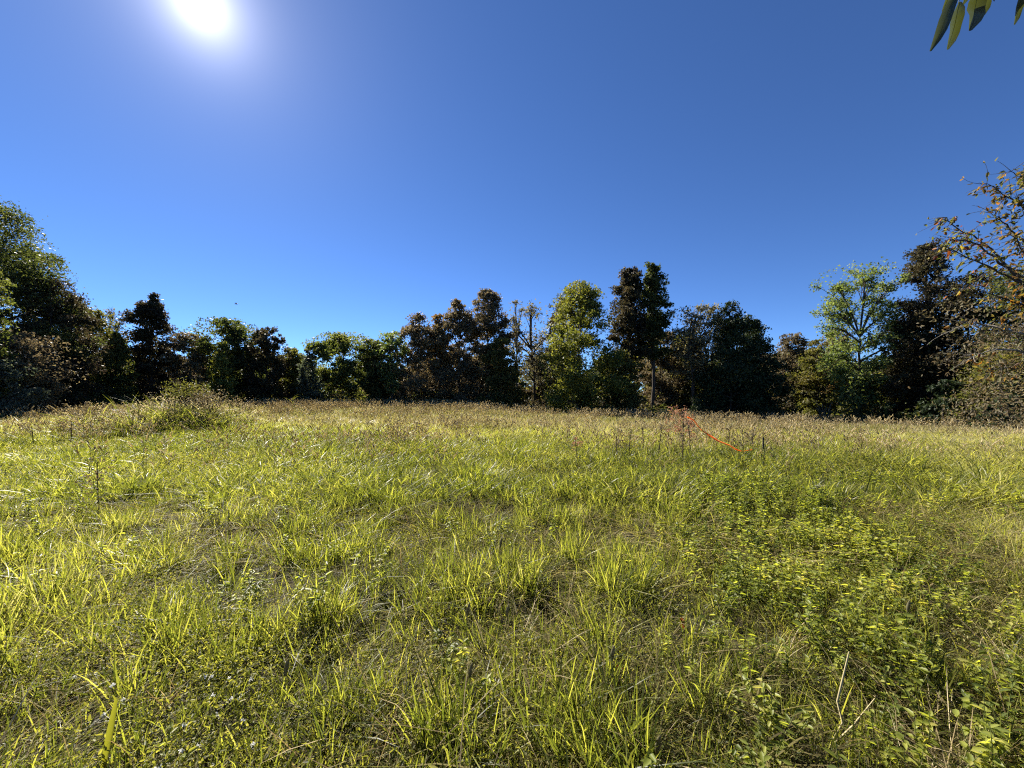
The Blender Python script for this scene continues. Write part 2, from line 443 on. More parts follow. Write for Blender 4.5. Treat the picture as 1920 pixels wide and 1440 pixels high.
def plant_tree(name, label, cat, px, ytop, hw, Y, kind, leaf, cb=.18, n=9000, seed=1, group='trees along the edge of the field', **k):
    X = (px - 960) / F * Y; zb = float(terrain(X, Y))
    H = EYE + (HOR - ytop) / F * Y - zb
    R = hw / F * Y
    size = k.pop('size', max(0.09, 0.0050 * Y)); n = int(n * (2.2 if n > 4200 else 1.9))
    tr, cr = tree_meshes(H, R, kind, leaf, cb, n, seed, size, **k)
    e = obj(name, None, None, (X, Y, zb)); e.empty_display_size = 0.3
    obj('trunk', tr, e); obj('crown', cr, e)
    return tag(e, label, cat, group)

D_, C_ = 'deciduous_tree', 'cedar_tree'
TREES = [
 # name, label, px, ytop, hw, Y, kind, leaf, extras
 (D_, 'tallest dark green tree at the left edge of the picture', -40, 362, 125, 25, 'oval', 'darkgreen', dict(cb=.12, n=26000, seed=11, fill=.5)),
 (D_, 'dark maroon tree leaning out beside the tall dark green one', 95, 520, 66, 27, 'oval', 'maroon', dict(cb=.1, n=14000, seed=12)),
 (D_, 'dark green tree bulging between the tall tree and the maroon one', 55, 455, 66, 28, 'oval', 'darkgreen', dict(cb=.1, n=13000, seed=13)),
 (D_, 'yellow green leafy tree cut by the left picture edge', -42, 476, 46, 20, 'oval', 'green', dict(cb=.25, n=8000, seed=14)),
 (D_, 'low drooping tree with brown leaves at far left', 30, 622, 85, 22, 'spread', 'brown', dict(cb=.16, n=7000, seed=15)),
 (D_, 'low silver green tree with drooping branches at the left edge', -15, 672, 62, 20, 'spread', 'silver', dict(cb=.15, n=5500, seed=16)),
 (D_, 'dull green tree just right of the maroon tree', 165, 578, 58, 32, 'oval', 'olive', dict(cb=.08, n=9000, seed=17)),
 (D_, 'thin bare twigged tree poking above the dull green one', 205, 575, 28, 36, 'vase', 'greytan', dict(cb=.35, n=700, seed=18, twigs=4, bark=M_palebark)),
 (D_, 'grey green young tree left of the dark pointed maroon tree', 218, 622, 30, 33, 'column', 'green', dict(cb=.06, n=5000, seed=19)),
 (D_, 'tall pointed dark maroon tree behind the weedy mound', 284, 546, 50, 36, 'column', 'maroon', dict(cb=.05, n=14000, seed=225)),
 (D_, 'small brown green tree on the right flank of the pointed maroon tree', 345, 622, 32, 36, 'oval', 'brown', dict(cb=.06, n=5000, seed=21)),
 (D_, 'dark oak with a flat domed top and open left boughs', 425, 598, 62, 40, 'spread', 'darkgreen', dict(cb=.34, n=9500, seed=22, twigs=1)),
 (D_, 'light green sapling in front of the dark domed oak', 418, 640, 26, 36, 'column', 'bright', dict(cb=.1, n=3200, seed=23)),
 (D_, 'dark brown topped tree right of the dark domed oak', 500, 612, 36, 40, 'oval', 'maroon', dict(cb=.16, n=7000, seed=24)),
 (D_, 'dark green tree low between the domed oak and brown topped tree', 462, 648, 40, 41, 'oval', 'darkgreen', dict(cb=.06, n=6000, seed=25)),
 (D_, 'short dark tree in the dip of the skyline left of centre', 548, 650, 30, 43, 'oval', 'olive', dict(cb=.12, n=5000, seed=26)),
 (D_, 'slender pale green sapling in the dip beside the broad oak', 580, 655, 22, 40, 'column', 'silver', dict(cb=.05, n=2600, seed=27)),
 (D_, 'broad dark oak with a visible forked trunk left of centre', 645, 626, 68, 43, 'spread', 'green', dict(cb=.32, n=11000, seed=28, trunk_k=1.3)),
 (D_, 'dark green tree adjoining the broad oak on its right', 702, 636, 36, 43, 'spread', 'darkgreen', dict(cb=.22, n=6000, seed=29)),
 (D_, 'thin pale topped tree beside the brown grove', 735, 622, 26, 42, 'vase', 'pale', dict(cb=.3, n=3000, seed=30, twigs=2)),
 (D_, 'leftmost brown tree of the central brown grove', 785, 586, 46, 43, 'egg', 'brown', dict(cb=.06, n=8500, seed=31)),
 (D_, 'orange tinged tree inside the central brown grove', 822, 588, 28, 44, 'oval', 'orange', dict(cb=.35, n=3800, seed=32)),
 (D_, 'middle brown tree of the central grove with a rounded top', 862, 562, 46, 43, 'egg', 'brown', dict(cb=.06, n=9500, seed=333)),
 (D_, 'tallest brown tree of the central grove', 914, 542, 45, 43, 'egg', 'brown', dict(cb=.10, n=9500, seed=334)),
 (D_, 'rounded light olive tree at the front of the brown grove', 940, 632, 40, 40, 'oval', 'olive', dict(cb=.06, n=6500, seed=35)),
 (D_, 'half bare tree with arching branches in front of open sky', 1003, 566, 58, 46, 'vase', 'greytan', dict(cb=.38, n=1500, seed=36, twigs=3, lean=-.04, limb_show=1.7)),
 (D_, 'bare thin snag rising beside the half bare arching tree', 968, 562, 16, 45, 'vase', 'greytan', dict(cb=.3, n=420, seed=37, twigs=4, bark=M_palebark, n_cl=26)),
 (D_, 'bright yellow green sunlit tree right of centre', 1088, 525, 76, 37, 'egg', 'bright', dict(cb=.12, n=15000, seed=38)),
 (D_, 'maroon tree peeking out behind the bright sunlit tree', 1058, 555, 34, 42, 'egg', 'maroon', dict(cb=.25, n=4500, seed=39)),
 (D_, 'left one of the two tallest dark trees right of centre', 1180, 499, 40, 40, 'column', 'maroon', dict(cb=.40, n=9500, seed=40)),
 (D_, 'right one of the two tallest dark trees right of centre', 1224, 494, 32, 40, 'column', 'darkgreen', dict(cb=.42, n=8500, seed=41)),
 (D_, 'low olive tree under the two tallest dark trees', 1165, 655, 42, 38, 'oval', 'olive', dict(cb=.05, n=6000, seed=42)),
 (D_, 'low brown tree filling below the rightmost tall dark tree', 1240, 618, 44, 43, 'oval', 'brown', dict(cb=.1, n=6500, seed=43)),
 (D_, 'thin grey tan tree with a forked trunk beside the cedar', 1305, 570, 48, 38, 'vase', 'greytan', dict(cb=.45, n=3400, seed=44, twigs=2, stems=2, limb_show=1.5)),
 (D_, 'olive tree filling behind the thin forked grey tan tree', 1290, 622, 45, 44, 'oval', 'olive', dict(cb=.05, n=6500, seed=45)),
 (C_, 'tall dark cedar with a ragged top right of the forked tree', 1368, 564, 66, 37, 'cone', 'cedar', dict(cb=.12, n=12000, seed=46, n_cl=130, clr=.20)),
 (C_, 'broad black green cedar sloping down to the right', 1412, 590, 66, 38, 'cone', 'cedar', dict(cb=.03, n=13000, seed=47, n_cl=130, clr=.21)),
 (D_, 'short rust brown tree just right of the cedars', 1486, 622, 36, 42, 'oval', 'brown', dict(cb=.14, n=5500, seed=48)),
 (D_, 'grey green tree between rust brown tree and tall pale tree', 1532, 636, 40, 39, 'oval', 'olive', dict(cb=.05, n=6500, seed=49)),
 (D_, 'orange brown treetop behind the tall pale green tree', 1572, 612, 36, 44, 'oval', 'orange', dict(cb=.3, n=3800, seed=50)),
 (D_, 'tall airy pale green tree on the right', 1612, 497, 58, 32, 'vase', 'pale', dict(cb=.16, n=8500, seed=51, twigs=1, n_cl=95, clr=.20)),
 (D_, 'tall dark brown tree right of the airy pale tree', 1737, 452, 62, 30, 'column', 'maroon', dict(cb=.24, n=13000, seed=52, trunk_k=1.1)),
 (D_, 'low dense brown tree under the tall dark brown tree', 1695, 600, 52, 31, 'oval', 'maroon', dict(cb=.05, n=9000, seed=53)),
 (D_, 'broad dark brown tree below the autumn branches at right', 1815, 512, 72, 28, 'oval', 'maroon', dict(cb=.06, n=14000, seed=54)),
 (D_, 'dark tree filling the right edge behind the autumn branches', 1925, 500, 82, 25, 'oval', 'darkgreen', dict(cb=.05, n=13000, seed=55)),
 (D_, 'olive tree low at the right edge of the woods', 1880, 640, 70, 23, 'oval', 'olive', dict(cb=.05, n=7500, seed=56)),
 (C_, 'low dark cedar bush at the right end of the tree line', 1770, 712, 60, 25, 'cone', 'cedar', dict(cb=.02, n=5500, seed=57, n_cl=44)),
 (C_, 'low dark green cedar bush cut by the right picture edge', 1890, 715, 60, 20, 'cone', 'cedar', dict(cb=.02, n=5500, seed=58, n_cl=44)),
]
for nm, lab, px, yt, hw, Y, kd, lf, ex in TREES:
    plant_tree(nm, lab, 'tree', px, yt, hw, Y, kd, lf, **ex)

# the wood behind: trees one can only make out in the gaps, a few kinds repeated
back = []
for s, (lf, kd) in enumerate([('darkgreen', 'oval'), ('maroon', 'oval'), ('olive', 'oval'), ('darkgreen', 'column'), ('brown', 'oval')]):
    back.append(tree_meshes(9.0, 4.2, kd, lf, .03, 24000, 200 + s, .28, n_cl=60))
r = np.random.default_rng(5)
spots = [(px, 50 + r.uniform(-3, 9)) for px in np.linspace(-260, 2180, 36) + r.uniform(-20, 20, 36)]
spots += [(px, 63 + r.uniform(-3, 9)) for px in np.linspace(-260, 2180, 22) + r.uniform(-20, 20, 22)]
for i, (px, Y) in enumerate(spots):
    if px < 120: Y *= 0.72
    if px > 1650: Y *= 0.68
    X = (px - 960) / F * Y; zb = float(terrain(X, Y))
    ht = EYE + (HOR - r.uniform(655, 690)) / F * Y - zb
    tr, cr = back[int(r.integers(5))]
    e = obj('woodland_tree', None, None, (X, Y, zb)); k = ht / 9.0
    e.scale = (k * 1.3, k * 1.3, k); e.rotation_euler = (0, 0, r.uniform(0, 6.28)); e.empty_display_size = .3
    obj('trunk', tr, e); obj('crown', cr, e)
    tag(e, 'dark tree of the wood showing only through gaps between the front trees', 'tree', 'trees deep in the wood behind the front row')

# brush at the foot of the tree line
EDGE = np.array([(-60, 24), (-200, 20), (0, 23), (120, 26), (300, 33), (450, 38), (700, 41), (900, 41), (1000, 40), (1100, 36.5), (1250, 37), (1400, 35.5), (1500, 36), (1600, 30.5), (1750, 27), (1850, 23), (2000, 19.5), (2150, 17)])
EDGE = EDGE[np.argsort(EDGE[:, 0])]
n = 1900
px = r.uniform(-220, 2120, n); Yb = np.interp(px, EDGE[:, 0], EDGE[:, 1]) + np.where(np.arange(n) < 950, r.uniform(0, 6.5, n), r.uniform(5, 30, n))
cx = (px - 960) / F * Yb; hz = r.uniform(0.5, 1.9, n) * (0.55 + .9 * vnoise(px / 60, Yb * 0)) * np.where(np.arange(n) < 950, 1, 2.0)
P = []
for i in range(n):
    m = 75; d = rdir(m, r) * np.array([1.1, 1.0, .55]) * hz[i] * (r.random(m) ** .45)[:, None]
    q = d + [cx[i], Yb[i], 0]; q[:, 2] += hz[i] * .5
    q[:, 2] = np.maximum(q[:, 2], 0.05) + terrain(q[:, 0], q[:, 1]); P.append(q)
P = np.concatenate(P)
mi = (vnoise(P[:, 0] * .35, P[:, 1] * .35) + r.normal(0, .1, len(P)))
g = Geo()
for k, (lo, hi) in enumerate([(-9, .45), (.45, .62), (.62, 9)]):
    s = (mi > lo) & (mi <= hi); V, Q = diamonds(P[s], np.where(P[s][:, 1] > 44, .36, .22), r); g.add(V, Q, k)
ug = obj('undergrowth', g.mesh('undergrowth', [L['darkgreen'], L['olive'], L['maroon']], False))
tag(ug, 'dark leafy undergrowth along the foot of the tree line', 'undergrowth', kind='stuff')

# ------------------------------------------------------------------ near tree at the right with autumn leaves
NT_Y = 7.6
def near_tree():
    r = np.random.default_rng(77)
    base = np.array([11.6, 7.9, 0.0]); base[2] = terrain(base[0], base[1])
    e = obj('autumn_tree', None, None, base)
    tag(e, 'close tree at the right edge with sparse red, orange and green leaves', 'tree')
    g = Geo()
    P = bez([0, 0, -.3], [.1, 0, 2.6], [-.2, .1, 6.6], 10)
    g.add(*tube(P, .16 * np.linspace(1.25, .25, 10), 9))
    obj('trunk', g.mesh('trunk', [M_bark]), e)
    limbs = [ # pixels from the trunk outwards, then depth
        [(2060, 560), (1945, 545), (1873, 500), (1837, 459), (1776, 426), (1761, 408)],
        [(2060, 520), (1980, 440), (1917, 397), (1880, 369), (1834, 345)],
        [(2060, 600), (1960, 570), (1873, 517), (1823, 493), (1761, 466)],
        [(2050, 590), (1940, 560), (1860, 492), (1815, 453), (1765, 448)],
        [(2060, 660), (1950, 640), (1880, 620), (1826, 607), (1801, 607), (1761, 625)],
        [(2050, 690), (1940, 670), (1880, 655), (1837, 657), (1805, 672)],
        [(2050, 500), (2000, 420), (1950, 370), (1910, 338), (1880, 322)],
        [(2060, 720), (1960, 705), (1900, 690), (1860, 690), (1830, 700)],
        [(2050, 560), (1960, 500), (1905, 455), (1870, 420), (1845, 400)],
        [(2060, 640), (1970, 600), (1910, 575), (1870, 560), (1800, 540)],
        [(2060, 460), (2010, 380), (1975, 340), (1940, 325), (1915, 330)],
        [(2060, 620), (1985, 560), (1930, 500), (1900, 470), (1880, 430)],
    ]
    leafP, leafD = [], []
    for li, pts in enumerate(limbs):
        dep = NT_Y + r.uniform(-.5, .5)
        Q = np.array([W(a + 14, b, dep + .12 * r.normal()) for a, b in pts]) - base
        a = P[int(np.clip(np.argmin(abs(P[:, 2] - (Q[0, 2] - .3))), 1, 8))]
        Q = np.concatenate([[a], Q])
        tt = np.linspace(0, len(Q) - 1, 4 * len(Q)); Q = np.stack([np.interp(tt, np.arange(len(Q)), Q[:, k]) for k in range(3)], 1)
        Q[1:-1] = (Q[:-2] + 2 * Q[1:-1] + Q[2:]) / 4; Q[2:] += r.normal(0, .012, Q[2:].shape)
        g = Geo(); g.add(*tube(Q, np.linspace(.04, .005, len(Q)), 5))
        start = len(Q) // 4
        pale = li in (4, 5)
        for s in range(64 if not pale else 34):
            b = Q[r.integers(start, len(Q))]
            d = unit(np.array([-.55, 0, .15]) + r.normal(0, .6, 3)); ln = r.uniform(.12, .5)
            q = bez(b, b + d * ln * .5 + r.normal(0, .04, 3), b + d * ln + [0, 0, -.05], 5)
            g.add(*tube(q, np.linspace(.006, .002, 5), 4))
            inner = np.clip((b[0] + base[0] - 6.8) / 3.0, 0.12, 1)
            for k in range(4):
                if r.random() < (0.38 + .5 * inner) * (.5 if pale else 1):
                    leafP.append(q[r.integers(1, 5)] + r.normal(0, .01, 3)); leafD.append(d * .5 + r.normal(0, .5, 3) + [0, 0, -.5])
        obj('branch', g.mesh('branch', [M_palebark if pale else M_bark]), e)
    LP, LD = np.array(leafP), np.array(leafD)
    n = len(LP); LN = rdir(n, r) + [0, 0, .4]
    Ls = r.uniform(.055, .112, n)
    x = LP[:, 0] + base[0]
    order = np.argsort(x)          # the outermost ones show best against the sky
    vis = order[x[order] < 10.05]
    single = vis[:290]
    rest = np.setdiff1d(np.arange(n), single)
    for i in single:
        V, Q = ovate([[0, 0, 0]], LD[i:i + 1], LN[i:i + 1], Ls[i], Ls[i] * .5, .2, .2)
        o = obj('leaf', None or mesh_from('leaf', V, [(Q, 0)], [AUT[int(r.choice(5, p=[.34, .14, .12, .07, .33]))]]), e, LP[i])
    V, Q = ovate(LP[rest], LD[rest], LN[rest], Ls[rest], Ls[rest] * .5, .2, .2)
    o = obj('leaves', mesh_from('leaves', V, [(Q, 0)], [L['autumn']]), e); o['kind'] = 'stuff'
    # low inner foliage mass
    m = 5200
    q = np.stack([r.normal(10.7, .5, m), r.normal(8.3, .6, m), r.uniform(.9, 3.7, m)], 1)
    q = q[vnoise(q[:, 0] * 1.9, q[:, 2] * 1.9 + q[:, 1]) > .42] - base
    V, Q = ovate(q, rdir(len(q), r) + [0, 0, -.5], rdir(len(q), r), r.uniform(.05, .10, len(q)), r.uniform(.025, .045, len(q)), .2, .2)
    o = obj('leaves', mesh_from('leaves', V, [(Q, 0)], [L['brown']]), e); o['kind'] = 'stuff'
AUT = [leaf_mat(nm, [c, c], .45, (1.6, 1.45, .6), noise=False) for nm, c in
       [('leaf_green', (0.09, 0.11, 0.03)), ('leaf_yellow', (0.24, 0.20, 0.06)), ('leaf_red', (0.12, 0.035, 0.02)), ('leaf_orange', (0.26, 0.10, 0.03)), ('leaf_olive', (0.13, 0.13, 0.06))]]
near_tree()

# ------------------------------------------------------------------ leaves hanging into the top right corner
def overhang():
    r = np.random.default_rng(8)
    base = np.array([4.9, 1.1, 0.0]); base[2] = terrain(base[0], base[1])
    e = obj('overhanging_tree', None, None, base)
    tag(e, 'tree whose few long green leaves hang into the upper right corner', 'tree')
    g = Geo()
    P = bez([0, 0, -.3], [.05, 0, 2.2], [.1, .1, 5.2], 9)
    g.add(*tube(P, .14 * np.linspace(1.3, .4, 9), 9)); obj('trunk', g.mesh('trunk', [M_bark]), e)
    g = Geo()
    A = P[5]; tip = W(1792, -42, 1.42) - base
    g.add(*tube(bez(A, (A + tip) / 2 + [0, 0, .45], tip, 12), np.linspace(.035, .004, 12), 6))
    t2 = W(1845, -40, 1.36) - base; t3 = W(1925, -28, 1.42) - base
    for t in (t2, t3):
        s = bez(A, (A + tip) / 2 + [0, 0, .45], tip, 12)[7]
        g.add(*tube(bez(s, (s + t) / 2 + [0, 0, .06], t, 6), np.linspace(.010, .003, 6), 5))
    obj('branch', g.mesh('branch', [M_bark]), e)
    # base px, tip px, width px, depth
    for (a, b, w, dep) in [((1800, -18), (1745, 92), 18, 1.40), ((1797, 6), (1779, 91), 21, 1.43), ((1838, -22), (1820, 56), 27, 1.37),
                           ((1846, -30), (1846, 28), 18, 1.45), ((1918, -20), (1904, 45), 11, 1.40), ((1822, -40), (1806, 10), 12, 1.46),
                           ((1930, -25), (1922, 20), 16, 1.42), ((1792, -40), (1768, 20), 12, 1.44), ((1856, -35), (1866, 2), 12, 1.41)]:
        A0, B0 = W(*a, dep), W(*b, dep + .03); D = B0 - A0; ln = np.linalg.norm(D); w = w / F * dep
        nrow = 7; V = []; D = unit(D)
        N = unit(np.array([-.35 + r.normal(0, .25), -1, .15])); S = unit(np.cross(D, N)); U = np.cross(S, D)
        for k in range(nrow):
            t = k / (nrow - 1); wd = w * (math.sin(math.pi * min(1, t * .93 + .04)) ** .75) * .5
            c = D * ln * t + U * ln * .07 * math.sin(t * 5 + r.random()) + S * w * .12 * math.sin(t * 6)
            V += [c - S * wd + U * wd * (.5 + .3 * math.sin(9 * t)), c, c + S * wd + U * wd * (.5 + .3 * math.cos(8 * t))]
        F_ = []
        for k in range(nrow - 1):
            for j in (0, 1): F_.append([3 * k + j, 3 * k + j + 1, 3 * k + j + 4, 3 * k + j + 3])
        lf = obj('leaf', mesh_from('leaf', np.array(V), [(np.array(F_), 0)], [L['hang']]), e, A0 - base)
        g = Geo(); g.add(*tube(np.array(V)[1::3] + N * .0012, np.linspace(.0011, .0004, nrow), 4)); obj('midrib', g.mesh('midrib', [M_greenstem]), lf)
        g = Geo(); g.add(*tube(bez([0, 0, 0], [.005, 0, .02], [.012, .0, .045], 4), .0016, 4))
        obj('leaf_stalk', g.mesh('leaf_stalk', [M_greenstem]), lf)
overhang()

# ------------------------------------------------------------------ the meadow
LIB = bpy.data.collections.new('plant_library')   # shapes for the scatter, never linked to the scene

def scatter_layer(name, label, protos, pts, rot, scl, idx, tint):
    c = bpy.data.collections.new(name + '_shapes')
    for i, me in enumerate(protos):
        c.objects.link(bpy.data.objects.new('%s_shape.%03d' % (name, i), me))
    me = bpy.data.meshes.new(name)
    me.vertices.add(len(pts)); me.vertices.foreach_set('co', np.asarray(pts, np.float32).ravel())
    def att(nm, typ, key, data):
        a = me.attributes.new(nm, typ, 'POINT'); a.data.foreach_set(key, np.ascontiguousarray(data).ravel())
    att('rot', 'FLOAT_VECTOR', 'vector', np.asarray(rot, np.float32))
    att('scl', 'FLOAT', 'value', np.asarray(scl, np.float32))
    att('idx', 'INT', 'value', np.asarray(idx, np.int32))
    att('tint', 'FLOAT', 'value', np.asarray(tint, np.float32))
    o = obj(name, me)
    ng = bpy.data.node_groups.new(name, 'GeometryNodeTree')
    ng.interface.new_socket('Geometry', in_out='INPUT', socket_type='NodeSocketGeometry')
    ng.interface.new_socket('Geometry', in_out='OUTPUT', socket_type='NodeSocketGeometry')
    n, l = ng.nodes, ng.links
    gi, go = n.new('NodeGroupInput'), n.new('NodeGroupOutput')
    ip = n.new('GeometryNodeInstanceOnPoints'); ci = n.new('GeometryNodeCollectionInfo')
    ci.inputs['Collection'].default_value = c; ci.inputs['Separate Children'].default_value = True
    ci.inputs['Reset Children'].default_value = True
    def na(nm, t):
        a = n.new('GeometryNodeInputNamedAttribute'); a.data_type = t; a.inputs['Name'].default_value = nm
        return a.outputs['Attribute']
    l.new(gi.outputs[0], ip.inputs['Points']); l.new(ci.outputs[0], ip.inputs['Instance'])
    ip.inputs['Pick Instance'].default_value = True
    l.new(na('idx', 'INT'), ip.inputs['Instance Index'])
    l.new(na('rot', 'FLOAT_VECTOR'), ip.inputs['Rotation'])
    l.new(na('scl', 'FLOAT'), ip.inputs['Scale'])
    l.new(ip.outputs[0], go.inputs[0])
    md = o.modifiers.new('scatter', 'NODES'); md.node_group = ng
    return tag(o, label, 'grass', kind='stuff')

def wedge(y0, y1, dens, r, margin=1.6, k=1.42):
    A = k * (y1 * y1 - y0 * y0) + 2 * margin * (y1 - y0); n = int(A * dens)
    y = np.sqrt(r.random(int(n * 1.0)) * (y1 * y1 - y0 * y0) + y0 * y0) if y0 > 1 else r.uniform(y0, y1, n)
    x = r.uniform(-1, 1, len(y)) * (k * y + margin)
    return x, y

def edge_y(x, y):
    """depth of the field edge in this direction"""
    return np.interp(960 + F * x / np.maximum(y, .3), EDGE[:, 0], EDGE[:, 1]) + 1.0

def finish(x, y, keep, r):
    keep = keep & (y < edge_y(x, y)); x, y = x[keep], y[keep]
    return np.stack([x, y, terrain(x, y)], 1), keep

def rots(n, r, lean=.12):
    return np.stack([r.normal(0, lean, n), r.normal(0, lean, n), r.random(n) * 6.283], 1)

r = np.random.default_rng(21)
def zone(x, y):
    """s = sideways slope, patch noises"""
    s = x / np.maximum(y, .4)
    return s, fbm(x * .55 + 9, y * .55 + 3, 3), fbm(x * 1.3 + 40, y * 1.3 + 11, 2), fbm(x * .16 + 3, y * .16 + 60, 2)

def dryness(x, y):
    s, a, b, c = zone(x, y)
    t = 0.12 + 0.40 * sstep(6.5, 18, y) + (a - .5) * .6 + (c - .5) * .45
    t += 0.35 * sstep(.75, 1.25, s) * sstep(2.0, 4, y)
    t -= 0.22 * np.exp(-((y - 12) / 2.5) ** 2) * (s < -.3) * (s > -1.0)
    t -= 0.12 * sstep(18, 26, y) * (s > .55)
    return np.clip(t, 0, 1.0)

# --- fine blades near the camera
P_near = []
for k in range(9):
    q = np.random.default_rng(300 + k); g = Geo()
    tall = k < 6
    V, Fc = blades(15 if tall else 22, .07 if tall else .10, .16 if tall else .07, .40 if tall else .22, .0078 if tall else .0062, q,
                   (.02, .30) if tall else (.3, 1.3), (.02, .40) if tall else (.3, 1.2)); g.add(V, Fc)
    if tall:
        V, Fc = blades(9, .09, .12, .34, .007, q, (.3, 1.2), (.4, 1.4)); g.add(V, Fc)
    P_near.append(g.mesh('grass_tuft', [G_blade]))
x1, y1 = wedge(.5, 3.2, 210, r); x2, y2 = wedge(3.2, 7.5, 150, r)
x, y = np.concatenate([x1, x2]), np.concatenate([y1, y2])
s, a, b, c = zone(x, y)
clump = sstep(.40, .62, vnoise(x * 2.5 + 3, y * 2.1) * .6 + vnoise(x * 5.5 + 8, y * 4.5) * .42)
upright = clump * (.35 + .65 * sstep(.30, .52, a * .45 + b * .6)) * (1 - .75 * sstep(.35, .6, s)) * (1 - .45 * sstep(-.1, -.5, s) * (y < 2.3))
dens = np.clip(.66 + .5 * upright, 0, 1) * np.where((y < 2.1), .85, 1)
pts, kp = finish(x, y, r.random(len(x)) < dens, r)
n = len(pts); up = upright[kp]
idx = np.where(r.random(n) < .42 + .5 * up, r.integers(0, 6, n), r.integers(6, 9, n))
sc = r.uniform(.5, 1.05, n) * (.66 + .36 * up)
scatter_layer('meadow_grass', 'bright backlit grass blades covering the near meadow', P_near, pts, rots(n, r), sc, idx,
              np.clip(dryness(pts[:, 0], pts[:, 1]) + r.normal(0, .13, n), 0, 1))

# --- coarser blades further out
P_mid = []
for k in range(6):
    q = np.random.default_rng(330 + k); g = Geo()
    V, Fc = blades(18, .16, .14, .40, .0135, q, (.03, .4), (.05, .6)); g.add(V, Fc)
    V, Fc = blades(14, .18, .12, .36, .0125, q, (.3, 1.2), (.4, 1.3)); g.add(V, Fc)
    P_mid.append(g.mesh('grass_tuft', [G_blade]))
x, y = wedge(5.5, 17, 52, r)
s, a, b, c = zone(x, y)
pts, kp = finish(x, y, r.random(len(x)) < .6 + .5 * sstep(.3, .6, b), r)
n = len(pts)
scatter_layer('middle_meadow_grass', 'yellow green grass across the middle of the meadow', P_mid, pts, rots(n, r, .16),
              r.uniform(.7, 1.2, n) * (.7 + .6 * b[kp]) * (1 + .5 * np.clip(mound(pts[:, 0], pts[:, 1]), 0, 1)), r.integers(0, 6, n),
              np.clip(dryness(pts[:, 0], pts[:, 1]) + r.normal(0, .15, n), 0, 1))
P_far = []
for k in range(5):
    q = np.random.default_rng(350 + k); g = Geo()
    V, Fc = blades(22, .32, .18, .52, .024, q, (.03, .4), (.05, .6)); g.add(V, Fc)
    V, Fc = blades(16, .34, .16, .45, .024, q, (.3, 1.2), (.4, 1.3)); g.add(V, Fc)
    P_far.append(g.mesh('grass_tuft', [G_far]))
x, y = wedge(16, 44, 11, r)
s, a, b, c = zone(x, y)
pts, kp = finish(x, y, np.ones(len(x), bool), r)
n = len(pts)
scatter_layer('far_meadow_grass', 'straw coloured grass in the far meadow below the trees', P_far, pts, rots(n, r, .1),
              r.uniform(.7, 1.25, n), r.integers(0, 5, n), np.clip(dryness(pts[:, 0], pts[:, 1]) + r.normal(0, .16, n), 0, 1))

# --- bent dry straw
P_straw = []
for k in range(6):
    q = np.random.default_rng(370 + k); g = Geo()
    V, Fc = blades(12, .10, .10, .30, .0036, q, (.5, 1.6), (.2, 1.1)); g.add(V, Fc)
    P_straw.append(g.mesh('straw_tuft', [G_straw]))
x1, y1 = wedge(.5, 4, 34, r); x2, y2 = wedge(4, 13, 13, r)
x, y = np.concatenate([x1, x2]), np.concatenate([y1, y2])
s, a, b, c = zone(x, y)
pr = .14 + .45 * sstep(.52, .64, fbm(x * .8 + 70, y * .8 + 20, 2)) + .45 * sstep(.8, 1.2, s)
pts, kp = finish(x, y, r.random(len(x)) < pr, r); n = len(pts)
scatter_layer('dry_straw', 'bent dry straw stems lying through the green grass', P_straw, pts, rots(n, r, .3), r.uniform(.6, 1.25, n) * (1 + .5 * sstep(5, 12, pts[:, 1])),
              r.integers(0, 6, n), r.uniform(.3, 1, n))

# --- matted dead thatch between the tufts
G_thatch = leaf_mat('thatch', [(0.06, 0.050, 0.020), (0.145, 0.125, 0.045), (0.25, 0.215, 0.09), (0.38, 0.32, 0.17)], 0.45, (1.5, 1.45, 0.8), 0.7, tint=True, spec=0.1)
P_th = []
for k in range(5):
    q = np.random.default_rng(520 + k); g = Geo()
    V, Fc = blades(220, .42, .05, .20, .0058, q, (.5, 2.2), (.3, 1.4)); g.add(V, Fc); P_th.append(g.mesh('thatch_mat', [G_thatch]))
x1, y1 = wedge(.4, 4.0, 4.6, r); x2, y2 = wedge(4, 9.5, 2.6, r)
x, y = np.concatenate([x1, x2]), np.concatenate([y1, y2])
pts, kp = finish(x, y, np.ones(len(x), bool), r); n = len(pts)
scatter_layer('thatch', 'matted dull dead thatch lying between the green tufts', P_th, pts, rots(n, r, .05), r.uniform(.7, 1.3, n) * (1 + .4 * (pts[:, 1] > 4)), r.integers(0, 5, n),
              np.clip(.35 + (fbm(pts[:, 0] * .7, pts[:, 1] * .7, 2) - .5) * 1.2, 0, 1))

# --- small leaved ground cover
P_cov = []
for k in range(5):
    q = np.random.default_rng(390 + k); g = Geo(); m = 950
    p = np.stack([q.uniform(-.3, .3, m), q.uniform(-.3, .3, m), q.random(m) ** 1.6 * .15 + .004], 1)
    d = rdir(m, q); d[:, 2] = abs(d[:, 2]) * 1.1
    V, Fc = ovate(p, d, np.array([[0, 0, .7]]) + q.normal(0, .7, (m, 3)), q.uniform(.009, .024, m), q.uniform(.004, .009, m), .15, .2)
    g.add(V, Fc); P_cov.append(g.mesh('cover_patch', [G_cover]))
x1, y1 = wedge(.4, 6.0, 6.2, r); x2, y2 = wedge(6, 13, 2.6, r)
x, y = np.concatenate([x1, x2]), np.concatenate([y1, y2])
s, a, b, c = zone(x, y)
pr = .38 + .5 * sstep(.45, .6, fbm(x * .9 + 20, y * .9 + 50, 2)) + .25 * (s < -.15) * (y < 2.6)
pts, kp = finish(x, y, r.random(len(x)) < pr * np.where((y > 3.5) & (y < 6), .7, 1), r); n = len(pts)
